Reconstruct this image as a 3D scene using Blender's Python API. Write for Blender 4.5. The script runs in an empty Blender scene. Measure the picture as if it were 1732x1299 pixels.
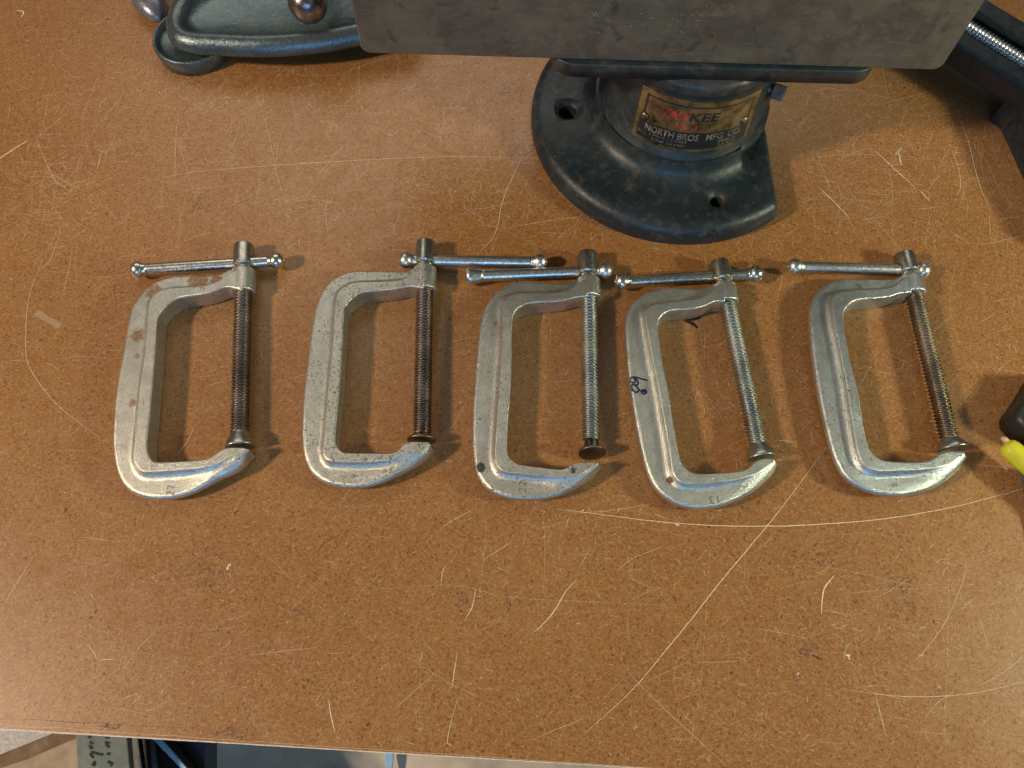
import bpy, bmesh, math, random
from math import radians, sin, cos, pi, tan, sqrt
from mathutils import Vector, Matrix
from mathutils.bvhtree import BVHTree
random.seed(7)
S = bpy.context.scene
COL = S.collection
MM = 0.001

# ------------------------------------------------------------------ camera
TILT = radians(22.5); FPX = 1300.0; CAMZ = 450.0      # millimetres, photo pixels
cam_d = bpy.data.cameras.new('camera')
cam_d.sensor_width = 36.0
cam_d.lens = 36.0 * FPX / 1732.0
cam_d.clip_start = 0.01; cam_d.clip_end = 30
cam = bpy.data.objects.new('camera', cam_d); COL.objects.link(cam)
cam.location = (0, 0, CAMZ * MM); cam.rotation_euler = (TILT, 0, 0)
S.camera = cam

# ------------------------------------------------------------------ light
w = bpy.data.worlds.new("World"); S.world = w; w.use_nodes = True
wn = w.node_tree; wb = wn.nodes['Background']
tc = wn.nodes.new('ShaderNodeTexCoord'); sx = wn.nodes.new('ShaderNodeSeparateXYZ')
rp = wn.nodes.new('ShaderNodeValToRGB'); mr = wn.nodes.new('ShaderNodeMapRange')
wn.links.new(tc.outputs['Generated'], sx.inputs[0]); wn.links.new(sx.outputs['Z'], mr.inputs['Value'])
mr.inputs['From Min'].default_value = -1
wn.links.new(mr.outputs[0], rp.inputs[0]); wn.links.new(rp.outputs[0], wb.inputs[0])
e = rp.color_ramp.elements
e[0].position = 0.45; e[0].color = (0.16, 0.15, 0.14, 1)
e[1].position = 0.95; e[1].color = (0.78, 0.80, 0.74, 1)
wb.inputs[1].default_value = 0.11

def area(name, loc, target, sx_, sy_, power, color):
    l = bpy.data.lights.new(name, 'AREA'); l.shape = 'RECTANGLE'
    l.size = sx_; l.size_y = sy_; l.energy = power; l.color = color
    o = bpy.data.objects.new(name, l); COL.objects.link(o)
    o.location = loc
    o.rotation_euler = (Vector(target) - Vector(loc)).to_track_quat('-Z', 'Y').to_euler()
    return o
area('lamp_left', (-1.45, -0.22, 1.20), (0, .2, 0), .16, .16, 29, (1.0, .80, .58))
area('lamp_right', (0.82, 0.02, 0.40), (.25, .25, 0), .08, .08, 4.2, (.96, 1.0, .70))
area('window_light', (-0.1, -1.5, 0.80), (0, .1, 0), 1.1, .28, 10, (.22, .53, 1.0))
area('ceiling_bounce', (-.15, 1.55, 1.45), (0, .3, 0), 1.8, .8, 9, (1.0, .93, .80))
S.view_settings.view_transform = 'Standard'; S.view_settings.look = 'None'
S.view_settings.exposure = 0.0; S.view_settings.gamma = 1.0

# ------------------------------------------------------------------ helpers
def ray(u, v):
    ax = (u - 866) / FPX; ay = -(v - 649.5) / FPX
    return Vector((ax, ay * cos(TILT) + sin(TILT), ay * sin(TILT) - cos(TILT)))
def at(u, v, z=0.0):                       # mm point at height z
    d = ray(u, v); t = (z - CAMZ) / d.z
    return Vector((0, 0, CAMZ)) + d * t
def aty(u, v, y):                          # mm point on the upright plane y
    d = ray(u, v); t = y / d.y
    return Vector((0, 0, CAMZ)) + d * t

def link(name, me, mat=None, parent=None, smooth=True, matrix=None):
    if mat is not None: me.materials.append(mat)
    if smooth:
        me.polygons.foreach_set('use_smooth', [True] * len(me.polygons))
    o = bpy.data.objects.new(name, me); COL.objects.link(o)
    if parent is not None: o.parent = parent
    return o
def mesh(name, verts, faces, origin=Vector((0, 0, 0)), fix=True):
    """verts in world mm -> mesh in metres relative to origin (mm)"""
    me = bpy.data.meshes.new(name)
    me.from_pydata([tuple((Vector(v) - origin) * MM) for v in verts], [], faces)
    if fix:
        bm = bmesh.new(); bm.from_mesh(me)
        bmesh.ops.remove_doubles(bm, verts=bm.verts, dist=1e-6)
        bmesh.ops.recalc_face_normals(bm, faces=bm.faces)
        bm.to_mesh(me); bm.free()
    me.update(); return me
def thing(name, label, cat, loc, group=None):
    o = bpy.data.objects.new(name, None); COL.objects.link(o)
    o.empty_display_size = 0.01
    o.location = Vector(loc) * MM; o['label'] = label; o['category'] = cat
    if group: o['group'] = group
    return o
def tag(o, label, cat, group=None):
    o['label'] = label; o['category'] = cat
    if group: o['group'] = group
    return o
def struct(o): o['kind'] = 'structure'; return o

def catmull(pts, sub):
    out = []; n = len(pts)
    for i in range(n - 1):
        p0 = pts[max(i-1, 0)]; p1 = pts[i]; p2 = pts[i+1]; p3 = pts[min(i+2, n-1)]
        for k in range(sub):
            t = k / sub
            out.append(0.5 * ((2*p1) + (p2-p0)*t + (2*p0-5*p1+4*p2-p3)*t*t + (3*p1-p0-3*p2+p3)*t**3))
    out.append(pts[-1].copy()); return out

def basis(d):
    d = d.normalized(); up = Vector((0, 0, 1))
    if abs(d.dot(up)) > .95: up = Vector((1, 0, 0))
    a = d.cross(up).normalized(); b = a.cross(d).normalized()
    return d, a, b
def lathe_geo(A, B, prof, seg=40, scale_b=1.0):
    """prof: list of (s along A->B in mm, r)"""
    d, a, b = basis(B - A); V = []; F = []
    for s, r in prof:
        c = A + d * s
        for k in range(seg):
            t = 2*pi*k/seg
            V.append(c + a*(r*cos(t)) + b*(r*sin(t)*scale_b))
    for i in range(len(prof)-1):
        for k in range(seg):
            k2 = (k+1) % seg
            F.append((i*seg+k, i*seg+k2, (i+1)*seg+k2, (i+1)*seg+k))
    F.append(tuple(range(seg-1, -1, -1))); F.append(tuple((len(prof)-1)*seg+k for k in range(seg)))
    return V, F
def thread_geo(A, B, R, depth, pitch, seg=36, per=8, wob=0.0):
    d, a, b = basis(B - A); L = (B-A).length; n = int(L/pitch*per); V = []; F = []
    for i in range(n+1):
        s = L*i/n
        for k in range(seg):
            t = 2*pi*k/seg
            ph = (s/pitch - k/seg) % 1.0
            x = abs(ph-.5)*2            # 0 crest .. 1 root
            h = 1 - min(1, max(0, (x-.12)/.66))
            h = h*h*(3-2*h)
            r = R - depth*(1-h)
            V.append(A + d*s + a*(r*cos(t)) + b*(r*sin(t)))
    for i in range(n):
        for k in range(seg):
            k2 = (k+1) % seg
            F.append((i*seg+k, i*seg+k2, (i+1)*seg+k2, (i+1)*seg+k))
    F.append(tuple(range(seg-1, -1, -1))); F.append(tuple(n*seg+k for k in range(seg)))
    return V, F
def ball_prof(c, r, n=14, cut=1.0):
    return [(c - r*cos(pi*i/n), max(.02, r*sin(pi*i/n))) for i in range(n+1)]
def prism(poly, z0, z1, bev=0.0, steps=4):
    """closed 2D polygon (mm) -> solid with rounded top edge"""
    n = len(poly); V = []; F = []; rings = []
    def off(dist):
        out = []
        for i in range(n):
            p = Vector(poly[i-1][:2]); q = Vector(poly[i][:2]); r = Vector(poly[(i+1) % n][:2])
            e1 = (q-p).normalized(); e2 = (r-q).normalized()
            nrm = (Vector((-e1.y, e1.x)) + Vector((-e2.y, e2.x)))
            if nrm.length < 1e-6: nrm = Vector((-e1.y, e1.x))
            nrm.normalize(); m = max(.5, nrm.dot(Vector((-e1.y, e1.x))))
            out.append(q + nrm*dist/m)
        return out
    area2 = sum(poly[i-1][0]*poly[i][1]-poly[i][0]*poly[i-1][1] for i in range(n))
    sgn = 1 if area2 > 0 else -1
    prof = [(0, z0), (0, z1-bev)]
    for k in range(1, steps+1):
        t = pi/2*k/steps
        if bev > 0: prof.append((bev*(1-cos(t)), z1-bev+bev*sin(t)))
    for d_, z in prof:
        for p in off(sgn*d_): V.append((p.x, p.y, z))
    for j in range(len(prof)-1):
        for i in range(n):
            i2 = (i+1) % n
            F.append((j*n+i, j*n+i2, (j+1)*n+i2, (j+1)*n+i))
    F.append(tuple(range(n-1, -1, -1))); F.append(tuple((len(prof)-1)*n+i for i in range(n)))
    return V, F
def box_geo(x0, x1, y0, y1, z0, z1):
    return prism([(x0, y0), (x1, y0), (x1, y1), (x0, y1)], z0, z1, 0, 0)
def join(*geos):
    V = []; F = []
    for v, f in geos:
        o = len(V); V += list(v); F += [tuple(i+o for i in g) for g in f]
    return V, F
def tube_geo(pts, r, seg=10):
    V = []; F = []; n = len(pts)
    for i, p in enumerate(pts):
        d = (pts[min(i+1, n-1)] - pts[max(i-1, 0)]); d, a, b = basis(d)
        rr = r[i] if isinstance(r, (list, tuple)) else r
        for k in range(seg):
            t = 2*pi*k/seg; V.append(p + a*rr*cos(t) + b*rr*sin(t))
    for i in range(n-1):
        for k in range(seg):
            k2 = (k+1) % seg; F.append((i*seg+k, i*seg+k2, (i+1)*seg+k2, (i+1)*seg+k))
    F.append(tuple(range(seg))); F.append(tuple((n-1)*seg+k for k in range(seg)))
    return V, F
def bevel_mod(o, wid, seg=2, ang=35):
    m = o.modifiers.new('bevel', 'BEVEL'); m.width = wid*MM; m.segments = seg
    m.limit_method = 'ANGLE'; m.angle_limit = radians(ang); m.harden_normals = False
    return o

# ------------------------------------------------------------------ materials
class NT:
    def __init__(s, name):
        s.m = bpy.data.materials.new(name); s.m.use_nodes = True
        s.t = s.m.node_tree; s.b = s.t.nodes['Principled BSDF']; s.out = s.t.nodes['Material Output']
        s.tc = s.n('ShaderNodeTexCoord')
    def n(s, k, **kw):
        x = s.t.nodes.new(k)
        for a, v in kw.items(): setattr(x, a, v)
        return x
    def l(s, a, b): s.t.links.new(a, b)
    def noise(s, scale, detail=4, rough=.5, seed=0.0, dist=0.0, vec=None):
        x = s.n('ShaderNodeTexNoise', noise_dimensions='4D')
        x.inputs['Scale'].default_value = scale; x.inputs['Detail'].default_value = detail
        x.inputs['Roughness'].default_value = rough; x.inputs['W'].default_value = seed
        x.inputs['Distortion'].default_value = dist
        s.l(vec if vec is not None else s.tc.outputs['Object'], x.inputs['Vector'])
        return x.outputs['Fac']
    def maprange(s, v, a, b, c=0.0, d=1.0):
        x = s.n('ShaderNodeMapRange'); x.inputs['From Min'].default_value = a; x.inputs['From Max'].default_value = b
        x.inputs['To Min'].default_value = c; x.inputs['To Max'].default_value = d
        s.l(v, x.inputs['Value']); return x.outputs[0]
    def mix(s, fac, a, b):
        x = s.n('ShaderNodeMix', data_type='RGBA')
        for sock, val in ((x.inputs[0], fac), (x.inputs[6], a), (x.inputs[7], b)):
            if hasattr(val, 'links'): s.l(val, sock)
            elif isinstance(val, (int, float)): sock.default_value = val
            else: sock.default_value = (*val, 1)
        return x.outputs[2]
    def math(s, op, a, b=None):
        x = s.n('ShaderNodeMath', operation=op)
        for i, v in enumerate((a, b)):
            if v is None: continue
            if hasattr(v, 'links'): s.l(v, x.inputs[i])
            else: x.inputs[i].default_value = v
        return x.outputs[0]
    def bump(s, h, strength, dist):
        x = s.n('ShaderNodeBump'); x.inputs['Strength'].default_value = strength
        x.inputs['Distance'].default_value = dist
        s.l(h, x.inputs['Height']); s.l(x.outputs[0], s.b.inputs['Normal']); return x
    def set(s, **kw):
        for k, v in kw.items():
            sock = s.b.inputs[k.replace('_', ' ')]
            if hasattr(v, 'links'): s.l(v, sock)
            elif isinstance(v, tuple): sock.default_value = (*v, 1)
            else: sock.default_value = v
        return s.m
    def spot(s, p, r, rough=.35, fr=900, seed=0.0):
        """irregular blot of radius r (m) about the local point p (m)"""
        d = s.n('ShaderNodeVectorMath', operation='DISTANCE')
        s.l(s.tc.outputs['Object'], d.inputs[0]); d.inputs[1].default_value = p
        nz = s.noise(fr, 3, .6, seed)
        q = s.math('ADD', s.math('DIVIDE', d.outputs['Value'], r), s.math('MULTIPLY', s.math('SUBTRACT', nz, .5), rough*4))
        return s.maprange(q, 1.05, .9)

def simple(name, col, rough=.5, metal=0.0, var=.15, scale=300, bump=0.0, bscale=1500):
    t = NT(name)
    a = t.noise(scale, 5, .6, 1.3)
    dark = tuple(c*(1-var*1.6) for c in col); lite = tuple(min(1, c*(1+var)) for c in col)
    c = t.mix(t.maprange(a, .3, .7), dark, lite)
    t.set(Base_Color=c, Metallic=metal, Roughness=t.maprange(t.noise(scale*1.7, 4, .6, 4.1), .3, .7, max(.03, rough*.75), min(1, rough*1.25)))
    if bump: t.bump(t.noise(bscale, 4, .6, 2.2), bump, .0004)
    return t.m

def bench_mat():
    t = NT('hardboard')
    big = t.noise(9, 3, .5, 3.0); med = t.noise(130, 5, .6, 1.0)
    mp = t.n('ShaderNodeMapping'); mp.inputs['Rotation'].default_value = (0, 0, .5); mp.inputs['Scale'].default_value = (1, 1.8, 1)
    t.l(t.tc.outputs['Object'], mp.inputs['Vector'])
    mp2 = t.n('ShaderNodeMapping'); mp2.inputs['Rotation'].default_value = (0, 0, -.9); mp2.inputs['Scale'].default_value = (1, 1.8, 1)
    t.l(t.tc.outputs['Object'], mp2.inputs['Vector'])
    f1 = t.noise(520, 4, .65, 5.0, 1.2, mp.outputs[0]); f2 = t.noise(460, 4, .65, 9.0, 1.4, mp2.outputs[0])
    base = t.mix(t.maprange(big, .35, .65), (.262, .114, .030), (.318, .153, .047))
    base = t.mix(t.maprange(med, .35, .7, 0, .8), base, (.25, .095, .026))
    base = t.mix(t.maprange(f1, .50, .70, 0, .75), base, (.50, .27, .11))
    base = t.mix(t.maprange(f2, .50, .70, 0, .7), base, (.48, .25, .10))
    base = t.mix(t.maprange(t.noise(560, 3, .6, 14.0, .8), .53, .68, 0, .8), base, (.12, .045, .014))
    base = t.mix(t.maprange(t.noise(230, 2, .5, 17.0, .5), .69, .75, 0, .8), base, (.06, .03, .015))
    rg = t.maprange(t.noise(60, 5, .6, 21.0), .3, .7, .30, .46)
    t.set(Base_Color=base, Roughness=rg, Specular_IOR_Level=.62)
    t.bump(t.noise(900, 4, .6, 2.0), .12, .0004)
    return t.m

def frame_mat(name, tint, seed, specks, spots, rough=.34):
    t = NT(name)
    mott = t.noise(160, 5, .6, seed)
    lite = tuple(min(1, c*1.22) for c in tint); dark = tuple(c*.88 for c in tint)
    c = t.mix(t.maprange(mott, .3, .7), dark, lite)
    c = t.mix(t.maprange(t.noise(60, 4, .6, seed+3), .45, .75, 0, .45), c, (.42, .36, .26))
    c = t.mix(t.maprange(t.noise(780, 4, .75, seed+29), .48, .68, 0, .7), c, tuple(q*.50 for q in tint))
    sp = t.maprange(t.noise(620, 2, .5, seed+7), .71-specks*.095, .75-specks*.095)
    region = t.maprange(t.noise(70, 3, .5, seed+11), .34, .52)
    sp2 = t.maprange(t.noise(330, 3, .6, seed+17), .725-specks*.065, .75-specks*.065)
    m = t.math('MAXIMUM', t.math('MULTIPLY', sp, region), t.math('MULTIPLY', sp2, region))
    c = t.mix(t.math('MULTIPLY', m, .85), c, (.07, .045, .03))
    tot = m
    for i, (p, r, col, fr) in enumerate(spots):
        k = t.spot(p, r, .4, fr, seed+i*3.1)
        brk = t.maprange(t.noise(1100, 3, .6, seed+i), .34, .54, .4 if col[0] > .25 else .95, 1)
        k = t.math('MULTIPLY', k, brk)
        c = t.mix(t.math('MULTIPLY', k, .95), c, t.mix(t.noise(900, 3, .6, seed-i), tuple(q*.35 for q in col), tuple(q*.95 for q in col))); tot = t.math('MAXIMUM', tot, k)
    met = t.maprange(tot, 0, 1, .86, .03)
    rg = t.math('ADD', t.maprange(t.noise(420, 4, .6, seed+5), .3, .7, rough-.06, rough+.05), t.math('MULTIPLY', tot, .3))
    t.set(Base_Color=c, Metallic=met, Roughness=rg)
    t.bump(t.noise(1050, 4, .75, seed+1), .7, .00045)
    return t.m

M_bench = bench_mat()
M_edge = simple('raw_board_edge', (.80, .66, .52), .8, 0, .25, 900, .5, 1200)
M_chrome = simple('bright_steel', (.70, .69, .64), .28, 1, .22, 400, .12, 1800)
M_chrome2 = simple('pitted_steel', (.72, .72, .71), .36, 1, .25, 500, .15, 1500)
M_head = simple('dull_steel', (.48, .47, .42), .34, 1, .18, 350, .15, 1500)
M_screwd = simple('oily_screw_steel', (.20, .15, .12), .42, 1, .35, 60)
M_screwl = simple('clean_screw_steel', (.36, .36, .32), .44, 1, .25, 60)
M_black = simple('black_paint', (.030, .036, .042), .35, 0, .4, 260, .2, 900)
M_ink = simple('marker_ink', (.018, .022, .045), .4, 0, .2, 900)
M_stamp = simple('stamp_shadow', (.22, .19, .145), .6, .3, .3, 1500)

# ------------------------------------------------------------------ bench
slope_a = at(0, 1232, 0); slope_b = at(1110, 1300, 0)
ed = (slope_b - slope_a).normalized()
E0 = slope_a - ed*500; E1 = slope_a + ed*1300
nrm = Vector((-ed.y, ed.x, 0))
poly = [E0[:2], E1[:2], (E1 + nrm*1050)[:2], (E0 + nrm*1050)[:2]]
bench = thing('workbench', 'brown hardboard bench top covered in scratches under all the clamps', 'workbench', (0, 0, 0))
V, F = prism([Vector(p) for p in poly], -6, 0, 0, 0)
V = [Vector(v) for v in V]
# front edge drawn back a little so that the raw worn strip sits in front of it
bo = link('board', mesh('board', V, F), M_bench, bench, False)
sub_poly = [(E0 + nrm*14)[:2], (E1 + nrm*14)[:2], (E1 + nrm*1040)[:2], (E0 + nrm*1040)[:2]]
V, F = prism([Vector(p) for p in sub_poly], -40, -6.2, 0, 0)
link('under_frame', mesh('under_frame', V, F), simple('pine_frame', (.30, .19, .10), .7), bench, False)
# worn front edge: a jagged chamfer strip
random.seed(3)
V = []; F = []; n = 700; prevw = .5
for i in range(n+1):
    p = E0 + (E1-E0)*(i/n); x = p.x
    wbase = 1.9 - 1.6*min(1, max(0, (x+270)/330))
    prevw = .6*prevw + .4*random.uniform(.55, 1.4)
    a = wbase*prevw
    V += [p + nrm*a + Vector((0, 0, .06)), p - nrm*(.35+.25*a) + Vector((0, 0, -.25-.5*a)), p - nrm*.30 + Vector((0, 0, -4.5)), p + nrm*a + Vector((0, 0, -5))]
for i in range(n):
    for k in range(4):
        k2 = (k+1) % 4; F.append((i*4+k, i*4+k2, (i+1)*4+k2, (i+1)*4+k))
link('worn_edge', mesh('worn_edge', V, F), M_edge, bench, False)

# fibres, flecks, scratches: flat marks lying on the board
class Marks:
    def __init__(s): s.V = []; s.F = []; s.C = []
    def add(s, pts, wd, col, alpha, z=None, taper=True):
        if any((p - E0).dot(nrm) < 2.2 for p in pts): return
        if z is None: z = random.uniform(.03, .13)
        n = len(pts); o = len(s.V)
        for i, p in enumerate(pts):
            d = (pts[min(i+1, n-1)] - pts[max(i-1, 0)]); d = Vector((d.x, d.y, 0))
            if d.length < 1e-9: d = Vector((1, 0, 0))
            d.normalize(); q = Vector((-d.y, d.x, 0))
            wl = wd*.5*((1 if not taper else (.25+.75*sin(pi*(i+.4)/(n-.2)))))
            s.V += [p + q*wl + Vector((0, 0, z)), p - q*wl + Vector((0, 0, z))]
            s.C += [(*col, alpha)]*2
        for i in range(n-1): s.F.append((o+2*i, o+2*i+1, o+2*i+3, o+2*i+2))
    def build(s, name, mat, parent):
        me = bpy.data.meshes.new(name)
        me.from_pydata([tuple(Vector(v)*MM) for v in s.V], [], s.F)
        ca = me.color_attributes.new('Col', 'FLOAT_COLOR', 'POINT')
        ca.data.foreach_set('color', [c for q in s.C for c in q])
        o = link(name, me, mat, parent, False); o['kind'] = 'stuff'; return o
def marks_mat():
    t = NT('surface_marks')
    at_ = t.n('ShaderNodeVertexColor'); at_.layer_name = 'Col'
    t.set(Base_Color=at_.outputs['Color'], Roughness=.55)
    tr = t.n('ShaderNodeBsdfTransparent'); mx = t.n('ShaderNodeMixShader')
    brk = t.maprange(t.noise(900, 3, .6, 8.0), .25, .55, .35, 1.0)
    t.l(t.math('MULTIPLY', at_.outputs['Alpha'], brk), mx.inputs[0]); t.l(tr.outputs[0], mx.inputs[1]); t.l(t.b.outputs[0], mx.inputs[2])
    t.l(mx.outputs[0], t.out.inputs[0]); return t.m
M_marks = marks_mat()
random.seed(11)
mk = Marks()
def curve_pts(p, ang, L, n, bend):
    pts = [p.copy()]; a = ang
    for i in range(n):
        a += bend/n + random.gauss(0, .10/n**.5)
        pts.append(pts[-1] + Vector((cos(a), sin(a), 0))*L/n)
    return pts
LT = [(.80, .54, .28), (.86, .64, .38), (.74, .45, .20), (.92, .76, .54)]
DK = [(.10, .045, .02), (.06, .03, .015), (.16, .07, .03)]
def rnd_pos():
    while True:
        u = random.uniform(-60, 1790); v = random.uniform(-60, 1310)
        if random.random() < .55 + .45*(v < 650): return at(u, v, 0)
for i in range(15000):
    p = rnd_pos()
    mk.add(curve_pts(p, random.uniform(0, pi*2), abs(random.gauss(0, 1.5))+.6, 3, random.gauss(0, .9)), random.uniform(.14, .40), random.choice(LT), random.uniform(.2, .65))
for i in range(4200):
    p = rnd_pos()
    mk.add(curve_pts(p, random.uniform(0, pi*2), abs(random.gauss(0, .9))+.35, 3, random.gauss(0, 1)), random.uniform(.2, .6), random.choice(DK), random.uniform(.35, .9))
# fine scratches
for i in range(2600):
    u = random.uniform(0, 1732)
    v = random.gauss(260, 150) if random.random() < .76 else random.uniform(0, 1290)
    if v > 1270: continue
    p = at(u, v, 0); L = min(90, random.expovariate(1/11.0)+3)
    ang = random.choice([random.gauss(pi/2, .35), random.gauss(.75, .4), random.uniform(0, pi), random.gauss(0, .15)])
    mk.add(curve_pts(p, ang, L, 8, random.gauss(0, .25)), random.uniform(.18, .36), random.choice([(.90, .72, .50), (.84, .62, .38), (.92, .80, .64)]), random.uniform(.15, .5))
# scuff patches
for (u, v, su, sv, cnt, lo) in [(110, 330, 40, 40, 170, .25), (740, 320, 110, 60, 420, .2), (830, 170, 70, 60, 260, .25), (1450, 300, 110, 90, 330, .2), (560, 200, 160, 80, 330, .15),
                            (1650, 230, 30, 40, 60, .3), (1500, 1080, 90, 60, 90, .2), (1230, 1220, 80, 50, 80, .2), (990, 900, 90, 40, 70, .2), (1180, 700, 90, 60, 120, .15), (1540, 640, 90, 60, 120, .15), (330, 150, 130, 30, 200, .2)]:
    for i in range(cnt):
        p = at(random.gauss(u, su), random.gauss(v, sv), 0)
        mk.add(curve_pts(p, random.uniform(0, pi*2), random.uniform(1.5, 8), 4, random.gauss(0, .7)), random.uniform(.16, .34), random.choice([(.88, .72, .54), (.84, .64, .42)]), random.uniform(lo+.1, lo+.45))
# the scratches one can name, traced
named = [
 ([(1398, 755), (1360, 808), (1321, 860), (1298, 889), (1255, 940), (1212, 992), (1175, 1040), (1135, 1089), (1084, 1151), (1038, 1197), (988, 1241)], .42, .85),
 ([(940, 861), (1000, 868), (1060, 876), (1130, 884), (1210, 889), (1300, 890), (1400, 886), (1500, 877), (1600, 860), (1700, 835), (1760, 818)], .42, .85),
 ([(960, 866), (1010, 866), (1050, 861), (1105, 852)], .25, .6),
 ([(-20, 282), (15, 258), (48, 237)], .7, .9),
 ([(265, 303), (330, 291), (450, 281), (560, 274), (700, 267), (800, 265), (925, 269)], .32, .7),
 ([(95, 395), (62, 465), (48, 510), (44, 560), (45, 605), (55, 630), (75, 660), (105, 692), (150, 727), (190, 755)], .32, .6),
 ([(902, 228), (880, 272), (862, 310), (849, 345), (843, 375), (835, 400), (820, 418), (800, 438)], .36, .8),
 ([(500, 128), (700, 127), (900, 128)], .22, .45),
 ([(1480, 255), (1512, 285), (1546, 316)], .5, .85), ([(1555, 322), (1572, 340)], .5, .85),
 ([(1385, 317), (1412, 343), (1438, 371)], .5, .8),
 ([(1626, 210), (1638, 240), (1650, 290), (1660, 322), (1677, 360)], .4, .75), ([(1520, 258), (1524, 278)], .9, .7),
 ([(1608, 250), (1622, 290), (1624, 320), (1616, 330)], .3, .6),
 ([(1411, 973), (1393, 998), (1389, 1038)], .6, .9),
 ([(974, 981), (955, 1003), (940, 1030), (922, 1052), (900, 1072)], .5, .85),
 ([(804, 996), (799, 1025), (786, 1050)], .45, .8), ([(754, 957), (748, 970), (746, 990)], .4, .7),
 ([(773, 1104), (768, 1140), (764, 1164)], .42, .8), ([(556, 1182), (561, 1215), (567, 1238)], .5, .8),
 ([(800, 862), (770, 878), (743, 895)], .3, .7), ([(868, 915), (845, 930), (820, 945)], .3, .6),
 ([(818, 845), (822, 900), (815, 975), (808, 1040)], .18, .4), ([(917, 850), (922, 930), (918, 1010)], .18, .45),
 ([(1060, 1135), (1130, 1205), (1230, 1296)], .26, .55), ([(665, 1095), (720, 1130), (770, 1160), (860, 1200)], .2, .4),
 ([(745, 1130), (700, 1170), (664, 1202)], .25, .5), ([(1420, 1165), (1500, 1176), (1580, 1178), (1660, 1170), (1745, 1150)], .3, .6),
 ([(1745, 1095), (1700, 1135), (1650, 1163)], .25, .5), ([(1480, 1174), (1488, 1205), (1498, 1244)], .4, .6),
 ([(1600, 850), (1604, 1000), (1600, 1180), (1598, 1299)], .18, .35), ([(1640, 950), (1610, 1030), (1580, 1080), (1545, 1120)], .28, .55),
 ([(600, 1000), (760, 990), (860, 1010), (1000, 1018), (1140, 1024)], .2, .4), ([(1200, 940), (1190, 1100), (1175, 1260)], .16, .35),
 ([(300, 770), (318, 745), (330, 718)], .4, .6), ([(170, 120), (145, 185), (140, 205)], .25, .5), ([(172, 255), (165, 285)], .4, .7),
 ([(430, 140), (455, 230), (470, 300), (490, 355)], .25, .55), ([(305, 165), (298, 230), (296, 300), (300, 240), (330, 330), (360, 380)], .22, .5),
 ([(100, 400), (85, 440), (70, 455)], .3, .6), ([(60, 230), (90, 300), (115, 320)], .35, .5), ([(30, 300), (60, 290), (100, 300), (130, 320)], .3, .5),
 ([(860, 385), (900, 378), (935, 372), (985, 366)], .3, .6), ([(815, 108), (812, 200), (808, 260)], .2, .4),
 ([(28, 18), (40, 20), (36, 30)], .8, .9), ([(1070, 1160), (1110, 1145), (1200, 1100)], .2, .35), ([(1045, 965), (1070, 945), (1125, 922)], .26, .55),
 ([(1000, 925), (980, 960)], .3, .5), ([(0, 1035), (30, 985), (60, 935)], .3, .5), ([(150, 1090), (165, 1115)], .35, .6), ([(165, 1117), (195, 1115)], .35, .6),
 ([(200, 1145), (225, 1110), (250, 1080), (280, 1055)], .28, .45), ([(1180, 1300), (1150, 1255)], .3, .5), ([(700, 1195), (713, 1255)], .2, .3),
 ([(765, 1262), (757, 1255), (762, 1225), (775, 1180)], .35, .6), ([(900, 1252), (935, 1236), (1000, 1210)], .25, .5),
]
for pl, wd, al in named:
    pts = catmull([at(u, v, 0) for u, v in pl], 6)
    pts = [p + Vector((random.gauss(0, .06), random.gauss(0, .06), 0)) for p in pts]
    mk.add(pts, wd*1.15, (.92, .76, .56), al, .16 + random.random()*.05)
# pale smear, chips, hairs, stains, painted shadow notch
mk.add([at(62, 528, 0), at(82, 541, 0), at(102, 552, 0)], 4.2, (.52, .38, .22), .6, .15, False)
mk.add([at(1514, 262, 0), at(1526, 250, 0)], 2.5, (.66, .52, .40), .5, .15)
for (u, v, r) in [(387, 958, 1.5), (1436, 1111, 1.3), (1350, 1140, .8), (985, 865, .9), (1145, 887, 1.0)]:
    for j in range(4):
        q = at(u, v, 0) + Vector((random.gauss(0, r*.35), random.gauss(0, r*.35), 0)); a_ = random.uniform(0, 6.3)
        mk.add([q, q + Vector((cos(a_), sin(a_), 0))*r*.6, q + Vector((cos(a_+.5), sin(a_+.5), 0))*r*1.1], r*random.uniform(.4, .9), (.86, .78, .66), .85, .17+.01*j)
mk.add([at(u, v, 0) for u, v in [(535, 935), (548, 918), (562, 910), (590, 898)]], .35, (.10, .05, .03), .8, .17)
mk.add([at(u, v, 0) for u, v in [(1374, 1108), (1384, 1113), (1392, 1116)]], .9, (.04, .025, .02), .9, .17)
mk.add([at(u, v, 0) for u, v in [(395, 868), (400, 866), (405, 863)]], .9, (.04, .03, .02), .9, .17)
mk.add([at(u, v, 0) for u, v in [(453, 1046), (449, 1055), (444, 1064)]], .35, (.08, .04, .02), .8, .17)
mk.add([at(u, v, 0) for u, v in [(160, 1038), (165, 1030)]], .8, (.05, .03, .02), .8, .17)
for u, v, r in [(966, 1168, 1.1), (1085, 937, .9), (1354, 1105, .9), (76, 32 + 0, 1.0), (622, 1226, 1.3), (521, 1153, .9), (592, 1221, .8), (1199, 891, 1.2), (182, 33, 1.5), (115, 318, 1.4), (233, 71, .7), (1592, 166, 1.2), (1530, 148, 1.0)]:
    q = at(u, v, 0); mk.add([q - Vector((r*.5, r*.3, 0)), q, q + Vector((r*.5, r*.4, 0))], r, (.05, .03, .02), .85, .17)
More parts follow.
